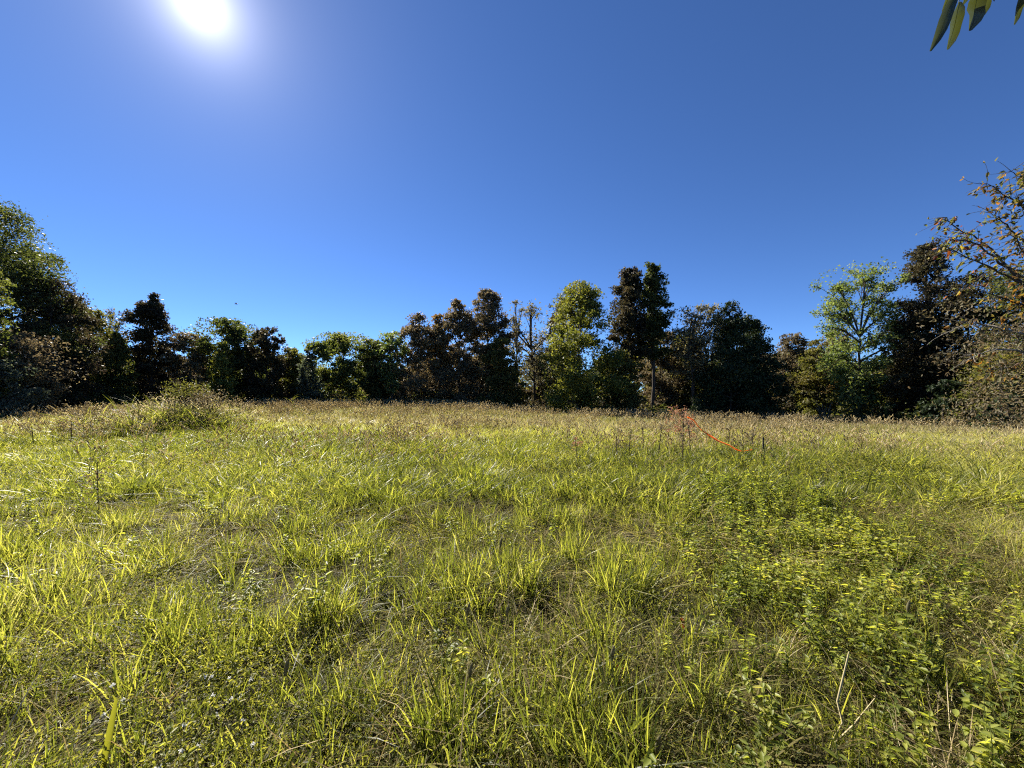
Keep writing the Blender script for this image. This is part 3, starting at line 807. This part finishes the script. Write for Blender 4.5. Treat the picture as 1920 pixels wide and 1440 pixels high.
scatter_layer('ground_cover', 'low small leaved plants covering the soil between grasses', P_cov, pts, rots(n, r, .06), r.uniform(.8, 1.3, n) * (1 + .7 * sstep(5.5, 7, pts[:, 1])), r.integers(0, 5, n),
              np.clip(.26 + (fbm(pts[:, 0] * 1.1, pts[:, 1] * 1.1, 2) - .5) * 1.1 + r.normal(0, .1, n), 0, 1))

# --- leafy broad weeds, mostly at the right
P_weed = []
for k in range(7):
    q = np.random.default_rng(410 + k); g = Geo()
    for sN in range(5):
        o0 = np.array([q.normal(0, .05), q.normal(0, .05), -.02]); h = q.uniform(.16, .38)
        top = o0 + [q.normal(0, .07), q.normal(0, .07), h]
        S = bez(o0, (o0 + top) / 2 + q.normal(0, .02, 3), top, 6); g.add(*tube(S, np.linspace(.0028, .0012, 6), 3), 1)
        m = int(h * 62); t = q.uniform(.25, 1, m); pI = np.stack([np.interp(t, np.linspace(0, 1, 6), S[:, j]) for j in range(3)], 1)
        an = q.random(m) * 6.283; d = np.stack([np.cos(an), np.sin(an), q.uniform(-.15, .6, m)], 1)
        V, Fc = ovate(pI, d, np.array([[0, 0, 1.0]]) + q.normal(0, .3, (m, 3)), q.uniform(.025, .052, m), q.uniform(.013, .024, m), .18, .25)
        g.add(V, Fc, 0)
    P_weed.append(g.mesh('weed', [G_weed, M_greenstem]))
x1, y1 = wedge(.8, 7, 42, r); x2, y2 = wedge(7, 12, 10, r)
x, y = np.concatenate([x1, x2]), np.concatenate([y1, y2])
s, a, b, c = zone(x, y)
w_r = (1 - .35 * (y < 2.6)) * sstep(.3, .55, s) * (1 - .55 * sstep(.95, 1.3, s)) * (1 - sstep(5.0, 8, y) * .8)
pat = sstep(.40, .58, fbm(x * .9 + 4, y * .9 + 80, 2))
pts, kp = finish(x, y, r.random(len(x)) < (.05 + .9 * w_r) * (.22 + .78 * pat), r); n = len(pts)
scatter_layer('broadleaf_weeds', 'leafy yellow green weeds growing thickly at the right', P_weed, pts, rots(n, r, .1), r.uniform(.65, 1.15, n), r.integers(0, 7, n),
              np.clip(.32 + (b[kp] - .5) * .8 + r.normal(0, .12, n), 0, 1))

# --- grasses in seed across the middle and far field
def foxtail(q, g, base, h, head, hw, lean, mi_s=1, mi_h=0, bristle=14):
    a = q.random() * 6.283; d = np.array([math.cos(a), math.sin(a), 0])
    top = base + d * lean * h + [0, 0, h]; e = top + d * head * .6 + [0, 0, head * .75]
    S = bez(base, base + [0, 0, h * .6], top, 5); g.add(*tube(S, .0014 * (1 + hw * 20), 3), mi_s)
    Hh = bez(top, top + (e - top) * .5 + [0, 0, head * .1], e, 5); g.add(*tube(Hh, hw * np.array([.5, 1, 1, .8, .15]), 5), mi_h)
    p = Hh[q.integers(0, 5, bristle)]; dd = rdir(bristle, q) + unit(e - top) * .8
    L_ = hw * 2.6; sd = rdir(bristle, q) * hw * .18
    V = np.stack([p - sd, p + sd, p + unit(dd) * L_], 1).reshape(-1, 3); g.add(V, np.arange(3 * bristle).reshape(-1, 3), mi_h)
P_seed = []
for k in range(6):
    q = np.random.default_rng(430 + k); g = Geo()
    for m in range(9):
        foxtail(q, g, np.array([q.normal(0, .12), q.normal(0, .12), -.02]), q.uniform(.42, .72), q.uniform(.06, .12), .010 + .004 * q.random(), q.uniform(.05, .3))
    P_seed.append(g.mesh('seed_tuft', [G_head, G_straw]))
x1, y1 = wedge(6.5, 15, 7, r); x2, y2 = wedge(15, 43, 4.6, r)
x, y = np.concatenate([x1, x2]), np.concatenate([y1, y2])
s, a, b, c = zone(x, y)
pr = (.12 + .8 * sstep(.42, .6, fbm(x * .3 + 33, y * .3, 2))) * sstep(6, 13, y) * (1 - .45 * sstep(.6, .95, s))
pts, kp = finish(x, y, r.random(len(x)) < pr, r); n = len(pts)
scatter_layer('seeding_grass', 'tan seed heads standing above the far meadow', P_seed, pts, rots(n, r, .08), r.uniform(.7, 1.15, n) * (1 + .25 * sstep(15, 25, pts[:, 1])),
              r.integers(0, 6, n), r.uniform(0, 1, n))

# --- rank weeds on the mound at the left
P_m = []
for k in range(5):
    q = np.random.default_rng(450 + k); g = Geo()
    V, Fc = blades(22, .14, .35, .95, .020, q, (.1, .6), (.3, 1.0)); g.add(V, Fc, 0)
    for m in range(5):
        o0 = np.array([q.normal(0, .12), q.normal(0, .12), -.02]); h = q.uniform(.5, .95); top = o0 + [q.normal(0, .15), q.normal(0, .15), h]
        g.add(*tube(bez(o0, (o0 + top) / 2, top, 4), np.linspace(.006, .003, 4), 3), 1)
        mm = 6; p = top + q.normal(0, .07, (mm, 3)); V, Fc = ovate(p, rdir(mm, q), rdir(mm, q), .045, .018); g.add(V, Fc, 2)
    P_m.append(g.mesh('rank_weed', [G_blade, M_stalk, G_head]))
m = 1500
x = r.normal(-12.6, 3.0, m); y = r.normal(14.6, 1.7, m)
keep = (mound(x, y) > .16)
pts = np.stack([x, y, terrain(x, y)], 1)[keep]; n = len(pts)
scatter_layer('mound_weeds', 'rank weeds and grasses growing over the mound at the left', P_m, pts, rots(n, r, .22), r.uniform(.4, .75, n) + .5 * (r.random(n) < .10), r.integers(0, 5, n),
              np.clip(.22 + r.normal(0, .18, n), 0, 1))

# ------------------------------------------------------------------ single plants that stand out
def on_ground(px, py_base, veg=0.0, guess=9.0):
    """place on the terrain where the ray through the pixel meets it"""
    Y = np.linspace(1.2, 42, 6000); p = W(px, py_base, Y[:, None][:, 0]) if False else None
    X = (px - 960) / F * Y; Z = EYE + (HOR - py_base) / F * Y
    k = np.argmax(Z < terrain(X, Y) + veg)
    return np.array([X[k], Y[k], float(terrain(X[k], Y[k]))])

def dead_weed(px, ytop, ybase, label, seed, leafy=1.0, thick=1.0, mat=None, spread=.16, nl=60):
    q = np.random.default_rng(seed); b = on_ground(px, ybase, .25)
    h = EYE + (HOR - ytop) / F * b[1] - b[2]
    e = obj('dead_weed', None, None, b); e.empty_display_size = .1
    g = Geo(); top = np.array([q.normal(0, .06), q.normal(0, .04), h * .93])
    S = bez([0, 0, -.05], [q.normal(0, .05), 0, h * .5], top, 7); g.add(*tube(S, .011 * thick * np.linspace(1, .45, 7), 5))
    obj('stalk', g.mesh('stalk', [M_stalk]), e)
    g2 = Geo(); g3 = Geo()
    for k in range(int(9 * leafy) + 3):
        t = q.uniform(.5, 1); p = S[int(t * 6)]; d = unit(np.array([q.normal(), q.normal(), .9])); ee = p + d * spread * q.uniform(.5, 1.2)
        g2.add(*tube(bez(p, (p + ee) / 2 + q.normal(0, .01, 3), ee, 4), .0035 * np.linspace(1, .5, 4), 3))
        m = max(3, int(nl / 10)); V, Q = ovate(ee + q.normal(0, .035, (m, 3)), rdir(m, q), rdir(m, q), q.uniform(.03, .06, m), .02); g3.add(V, Q)
    obj('twigs', g2.mesh('twigs', [M_stalk]), e)
    obj('seed_heads', g3.mesh('seed_heads', [mat or L['brown']], False), e)['kind'] = 'stuff'
    return tag(e, label, 'weed', 'dead weeds standing in the meadow')

WEEDS = [
 (1083, 815, 855, 'short pinkish dead weed, first of the weeds left of the orange strip', 1, .8, 1, L['pink']),
 (1157, 797, 855, 'thin dead weed left of the thick pair in the weed patch', 2, 1, 1, None),
 (1182, 800, 848, 'dark dead weed with a thick stalk, left one of the close pair', 3, 1, 1.5, None),
 (1203, 790, 846, 'dark dead weed with a crooked stalk, right one of the close pair', 4, 1.2, 1.4, None),
 (1234, 790, 852, 'straight dark weed stalk midway between the pair and the pink topped weed', 5, .5, 1.3, None),
 (1292, 784, 848, 'straight weed stalk that the orange strip is caught on', 7, .7, 1.2, L['pink']),
 (1363, 793, 838, 'dead weed standing behind the middle of the orange strip', 8, .8, 1, None),
 (1394, 800, 848, 'slanting dead weed above the low end of the orange strip', 9, .8, 1, None),
 (1411, 796, 845, 'dead weed just left of the short dark stake', 10, .9, 1, None),
 (185, 858, 935, 'lone dark weed stalk in the green grass below the mound', 12, .7, .6, None),
 (133, 785, 828, 'dark dead weed left of the mound, nearest to it', 13, 1, 1.2, None),
 (62, 790, 830, 'dark dead weed farthest left in the field', 14, 1, 1.2, None),
 (748, 782, 828, 'dead weed alone in the far meadow left of centre', 15, .8, 1, None),
 (1615, 800, 835, 'slanting thin dead weed in the open field at the right', 17, .5, .8, None),
]
for a in WEEDS:
    dead_weed(a[0], a[1], a[2], a[3], 500 + a[4], a[5], a[6], a[7])
pw = dead_weed(1279, 757, 856, 'tall weed topped with pinkish tan dried leaves above the orange strip', 506, 3.2, 1.5, L['pink'], .34, 130)

# corn-like plant sticking up right of the mound
b = on_ground(548, 775, .2); q = np.random.default_rng(90)
hC = EYE + (HOR - 742) / F * b[1] - b[2]
e = obj('tall_grass_plant', None, None, b); tag(e, 'lone tall broad bladed grass plant right of the mound', 'plant')
g = Geo(); g.add(*tube(bez([0, 0, -.05], [.02, 0, hC * .5], [0, .02, hC * .95], 5), np.linspace(.014, .006, 5), 5)); obj('stalk', g.mesh('stalk', [M_greenstem]), e)
for k in range(7):
    g = Geo(); V, Fc = blades(1, .01, .35, .55, .045, q, (.5, .9), (.5, 1.0), np.array([0, 0, hC * (.35 + .09 * k)])); g.add(V, Fc)
    obj('blade', g.mesh('blade', [L['bright']]), e)

# young green weeds poking out of the mound
for (px, yt, yb, lab, sd) in [(232, 728, 790, 'upright green blade plant poking out of the left side of the mound', 1), (345, 718, 780, 'bushy tan weed crowning the weedy mound', 2), (390, 738, 785, 'bushy brown weed on the right shoulder of the mound', 3)]:
    if sd == 1:
        b = np.array([(px - 960) / F * 14.2, 14.2, 0]); b[2] = terrain(b[0], b[1]); h = EYE + (HOR - yt) / F * 14.2 - b[2]
        e = obj('grass_plant', None, None, b); tag(e, lab, 'plant')
        q = np.random.default_rng(3)
        for k in range(5):
            g = Geo(); V, Fc = blades(1, .05, h * .8, h * 1.05, .04, q, (.1, .45), (.05, .3)); g.add(V, Fc); obj('blade', g.mesh('blade', [L['bright']]), e)
    else:
        b = np.array([(px - 960) / F * 14.8, 14.8, 0]); b[2] = terrain(b[0], b[1]); h = EYE + (HOR - yt) / F * 14.8 - b[2]
        e = obj('bushy_weed', None, None, b); tag(e, lab, 'weed')
        q = np.random.default_rng(40 + sd); g = Geo(); g2 = Geo()
        for k in range(26):
            top = np.array([q.normal(0, .5), q.normal(0, .35), h * q.uniform(.6, 1)])
            g.add(*tube(bez([q.normal(0, .1), q.normal(0, .1), -.05], top * [.4, .4, .6], top, 5), np.linspace(.008, .003, 5), 3))
            m = 26; V, Q = ovate(top + q.normal(0, .12, (m, 3)), rdir(m, q), rdir(m, q), .07, .03); g2.add(V, Q)
        obj('stems', g.mesh('stems', [M_stalk]), e); obj('seed_heads', g2.mesh('seed_heads', [L['olive'] if sd == 2 else L['brown']], False), e)['kind'] = 'stuff'

# orange strip sagging through the weeds
Yo = 8.6
pathpx = [(1288, 782), (1294, 784), (1302, 789), (1308, 798), (1315, 806), (1325, 813), (1336, 820), (1347, 827), (1358, 831), (1370, 836), (1377, 841), (1384, 844), (1391, 846), (1400, 845), (1410, 843)]
P = np.array([W(a, b_, Yo - .03 * i) for i, (a, b_) in enumerate(pathpx)])
tt = np.linspace(0, len(P) - 1, 57); P = np.stack([np.interp(tt, np.arange(len(P)), P[:, k]) for k in range(3)], 1)
P[1:-1] = (P[:-2] + 2 * P[1:-1] + P[2:]) / 4
T = unit(np.gradient(P, axis=0)); A = unit(np.cross(T, [0, 1, 0])); B = np.cross(T, A)
tw = np.sin(np.linspace(0, 9, 57)) * .9 + .3
wd = .017 + .005 * np.sin(np.linspace(0, 17, 57))
S = A * np.cos(tw)[:, None] + B * np.sin(tw)[:, None]; Nn = np.cross(T, S)
ring = np.stack([P - S * wd[:, None], P + Nn * .004, P + S * wd[:, None], P - Nn * .004], 1)
i = np.arange(56)[:, None] * 4; j = np.arange(4)[None]; j2 = (j + 1) % 4
Q = np.stack([i + j, i + j2, i + 4 + j2, i + 4 + j], -1).reshape(-1, 4)
o = obj('orange_tape', mesh_from('orange_tape', ring.reshape(-1, 3), [(Q, 0)], [M_orange]))
tag(o, 'bright orange plastic strip sagging between the dead weeds', 'tape')

# short dark stake
b = on_ground(1431, 852, .2); h = EYE + (HOR - 819) / F * b[1] - b[2]
g = Geo(); g.add(*tube([[0, 0, -.15], [.004, 0, h * .5], [.0, 0, h * .97], [0, 0, h]], [.022, .021, .020, .012], 7)); g.add(*tube([[0, 0, h], [0, 0, h + .004]], [.012, .001], 7))
o = obj('wooden_stake', g.mesh('wooden_stake', [M_bark], False), None, b); tag(o, 'short dark stake just past the low end of the orange strip', 'stake')

# small dead grey snag at the foot of the trees
for (px, yt, yb, lab, sd) in [(1545, 752, 792, 'pale dead brush lying at the foot of the trees', 4), (1460, 774, 788, 'short pale fallen branch below the cedars', 5)]:
    Yd = float(np.interp(px, EDGE[:, 0], EDGE[:, 1])) - .3
    b = np.array([(px - 960) / F * Yd, Yd, 0]); b[2] = terrain(b[0], b[1]); h = EYE + (HOR - yt) / F * Yd - b[2]
    q = np.random.default_rng(sd); g = Geo()
    for k in range(16):
        a = q.random() * 6.28; ee = np.array([math.cos(a) * q.uniform(.3, 1.1), math.sin(a) * .5, h * q.uniform(.4, 1)])
        g.add(*tube(bez([q.normal(0, .2), 0, 0], ee * .5 + [0, 0, .5 * h], ee, 5), np.linspace(.03, .008, 5), 4))
    o = obj('dead_brush', g.mesh('dead_brush', [M_palebark]), None, b); tag(o, lab, 'brush')

# foxtail seed heads near the camera
FOX = [(530, 1235, 1330, 'plump foxtail seed head at lower left'), (872, 1130, 1230, 'foxtail seed head left one of the pair near centre'), (946, 1132, 1225, 'foxtail seed head right one of the pair near centre'),
       (875, 1242, 1340, 'foxtail seed head low at centre, below the pair'), (935, 1008, 1080, 'farthest single foxtail seed head at centre'), (1142, 1210, 1300, 'small foxtail seed head above the fallen orange leaf'),
       (1225, 1378, 1440, 'foxtail seed head at the bottom right of centre'), (1698, 1125, 1190, 'pale foxtail seed head among the leafy weeds')]
for i, (px, yt, yb, lab) in enumerate(FOX):
    b = on_ground(px, yb, .02); h = EYE + (HOR - yt) / F * b[1] - b[2]
    q = np.random.default_rng(600 + i); e = obj('foxtail', None, None, b); e.empty_display_size = .05
    hd = .085; g = Geo(); S = bez([0, 0, -.02], [.01, 0, h * .5], [.015, 0, h - hd], 6); g.add(*tube(S, .0016, 4)); obj('stem', g.mesh('stem', [M_greenstem]), e)
    g = Geo(); Hh = bez(S[-1], S[-1] + [.0, 0, hd * .6], S[-1] + [.016, 0, hd], 6); g.add(*tube(Hh, np.array([.004, .0095, .0105, .0095, .0075, .001]), 6))
    m = 110; p = np.stack([np.interp(q.random(m) * 5, np.arange(6), Hh[:, k]) for k in range(3)], 1); dd = unit(rdir(m, q) + [0, 0, .7]); sd = rdir(m, q) * .0006
    g.add(np.stack([p - sd, p + sd, p + dd * .022], 1).reshape(-1, 3), np.arange(3 * m).reshape(-1, 3)); obj('seed_head', g.mesh('seed_head', [L['greytan']]), e)
    tag(e, lab, 'seed head', 'foxtails near the camera')

# big yellow green blade at the lower left
b = on_ground(190, 1470, 0); Yb = b[1]
pts = np.array([b - [0, 0, .03], W(197, 1420, Yb), W(207, 1370, Yb), W(214, 1335, Yb), W(218, 1312, Yb), W(212, 1304, Yb - .01), W(197, 1301, Yb - .02)]) - b
wds = np.array([10, 13, 14, 11, 7, 4, 1]) / F * Yb * .5
V = []
for p, w in zip(pts, wds): V += [p + [-w, 0, 0], p + [0, w * .5, 0], p + [w, -.2 * w, 0]]
Q = [[3 * k + j, 3 * k + j + 1, 3 * k + j + 4, 3 * k + j + 3] for k in range(6) for j in (0, 1)]
M_bigblade = leaf_mat('wide_blade', [(0.14, 0.15, 0.03), (0.18, 0.18, 0.035)], .45, (1.5, 1.45, .5), noise=False)
o = obj('wide_grass_blade', mesh_from('wide_grass_blade', V, [(np.array(Q), 0)], [M_bigblade]), None, b); tag(o, 'wide glowing yellow green blade with a bent tip at lower left', 'grass blade')

# fallen leaves
def fallen(px, py, size, mat, lab, seed):
    b = on_ground(px, py, .08); q = np.random.default_rng(seed)
    V, Q = ovate([[0, 0, .08], [0, .005, .085]], [[.2, -.3, -.9], [.6, .2, -.7]], [[.3, -1, .2], [-.4, -1, .3]], [size, size * .8], [size * .55, size * .4], .3, .2)
    o = obj('fallen_leaf', mesh_from('fallen_leaf', V, [(Q, 0)], [mat]), None, b); tag(o, lab, 'leaf')
M_rust = leaf_mat('rust_leaf', [(0.22, 0.10, 0.03), (0.30, 0.14, 0.04)], .4, (1.3, 1.1, .6), noise=False)
fallen(1155, 1248, .13, M_rust, 'curled rust orange leaf caught in the grass right of centre', 1)
fallen(1060, 1432, .07, M_rust, 'rust coloured leaf at the bottom edge of the picture', 2)
fallen(1275, 1160, .08, AUT[2], 'small dark red leaf in the grass right of the rust leaf', 3)

# pale broken stalk at lower right
b = on_ground(1560, 1400, .02); Yb = b[1]
g = Geo(); pts = np.array([W(1556, 1400, Yb), W(1580, 1355, Yb), W(1570, 1315, Yb + .02), W(1583, 1260, Yb + .03), W(1592, 1222, Yb + .04)]) - b
g.add(*tube(pts, [.005, .0045, .005, .004, .003], 5)); g.add(*tube(np.array([W(1556, 1402, Yb), W(1600, 1360, Yb), W(1640, 1310, Yb + .05)]) - b, [.004, .004, .002], 5))
o = obj('broken_stalk', g.mesh('broken_stalk', [plain_mat('straw_stalk', (.3, .25, .13), (.42, .36, .2), 9)]), None, b); tag(o, 'pale broken straw stalk standing among weeds at lower right', 'stalk')

# white wild flowers at lower left
q = np.random.default_rng(64)
g = Geo(); g.add(*tube(bez([0, 0, -.02], [.005, 0, .04], [0, 0, .155], 4), .0011, 3)); stem_me = g.mesh('stem', [M_greenstem])
V = []; m = 14
p = np.stack([q.normal(0, .006, m), q.normal(0, .006, m),   .155 + q.normal(0, .003, m)], 1)
Vv, Qq = ovate(p, rdir(m, q) + [0, 0, .3], rdir(m, q), .009, .007); head_me = mesh_from('flower_head', Vv, [(Qq, 0)], [M_white], False)
FL = [(212, 1282), (218, 1295), (232, 1298), (385, 1262), (398, 1258), (430, 1270), (442, 1268), (470, 1268), (435, 1305), (447, 1297), (398, 1302), (378, 1370), (370, 1392), (290, 1425), (300, 1430), (345, 1355), (475, 1385), (195, 1326), (340, 1402), (258, 1245), (140, 1258), (512, 1180), (296, 1437), (405, 1340), (455, 1340)]
for i, (px, py) in enumerate(FL):
    b = on_ground(px, py, .15)
    e = obj('white_wildflower', None, None, b); e.empty_display_size = .03; e.rotation_euler = (0, 0, q.random() * 6.28); s_ = q.uniform(.6, .95); e.scale = (s_, s_, s_)
    obj('stem', stem_me, e); obj('flower_head', head_me, e)
    tag(e, 'tiny white wild flower low in the lower left meadow', 'flower', 'tiny white wild flowers at the lower left')

# bird far off in the sky
b = W(443, 570, 70)
g = Geo(); g.add(*tube([[-.32, 0, 0], [-.15, 0, .01], [0, 0, 0], [.15, 0, 0], [.26, 0, .03], [.33, 0, .02]], [.01, .06, .08, .06, .045, .005], 8))
for s_ in (-1, 1):
    g.add([[.1, 0, .03], [-.12, 0, .03], [-.12, s_ * .35, .16], [.12, s_ * .35, .17], [-.16, s_ * .68, .08], [-.02, s_ * .66, .1]], np.array([[0, 1, 2, 3], [3, 2, 4, 5]]))
o = obj('bird', g.mesh('bird', [M_feather]), None, b); o.rotation_euler = (0, 0, .4); tag(o, 'tiny dark bird flying high above the trees at left', 'bird')
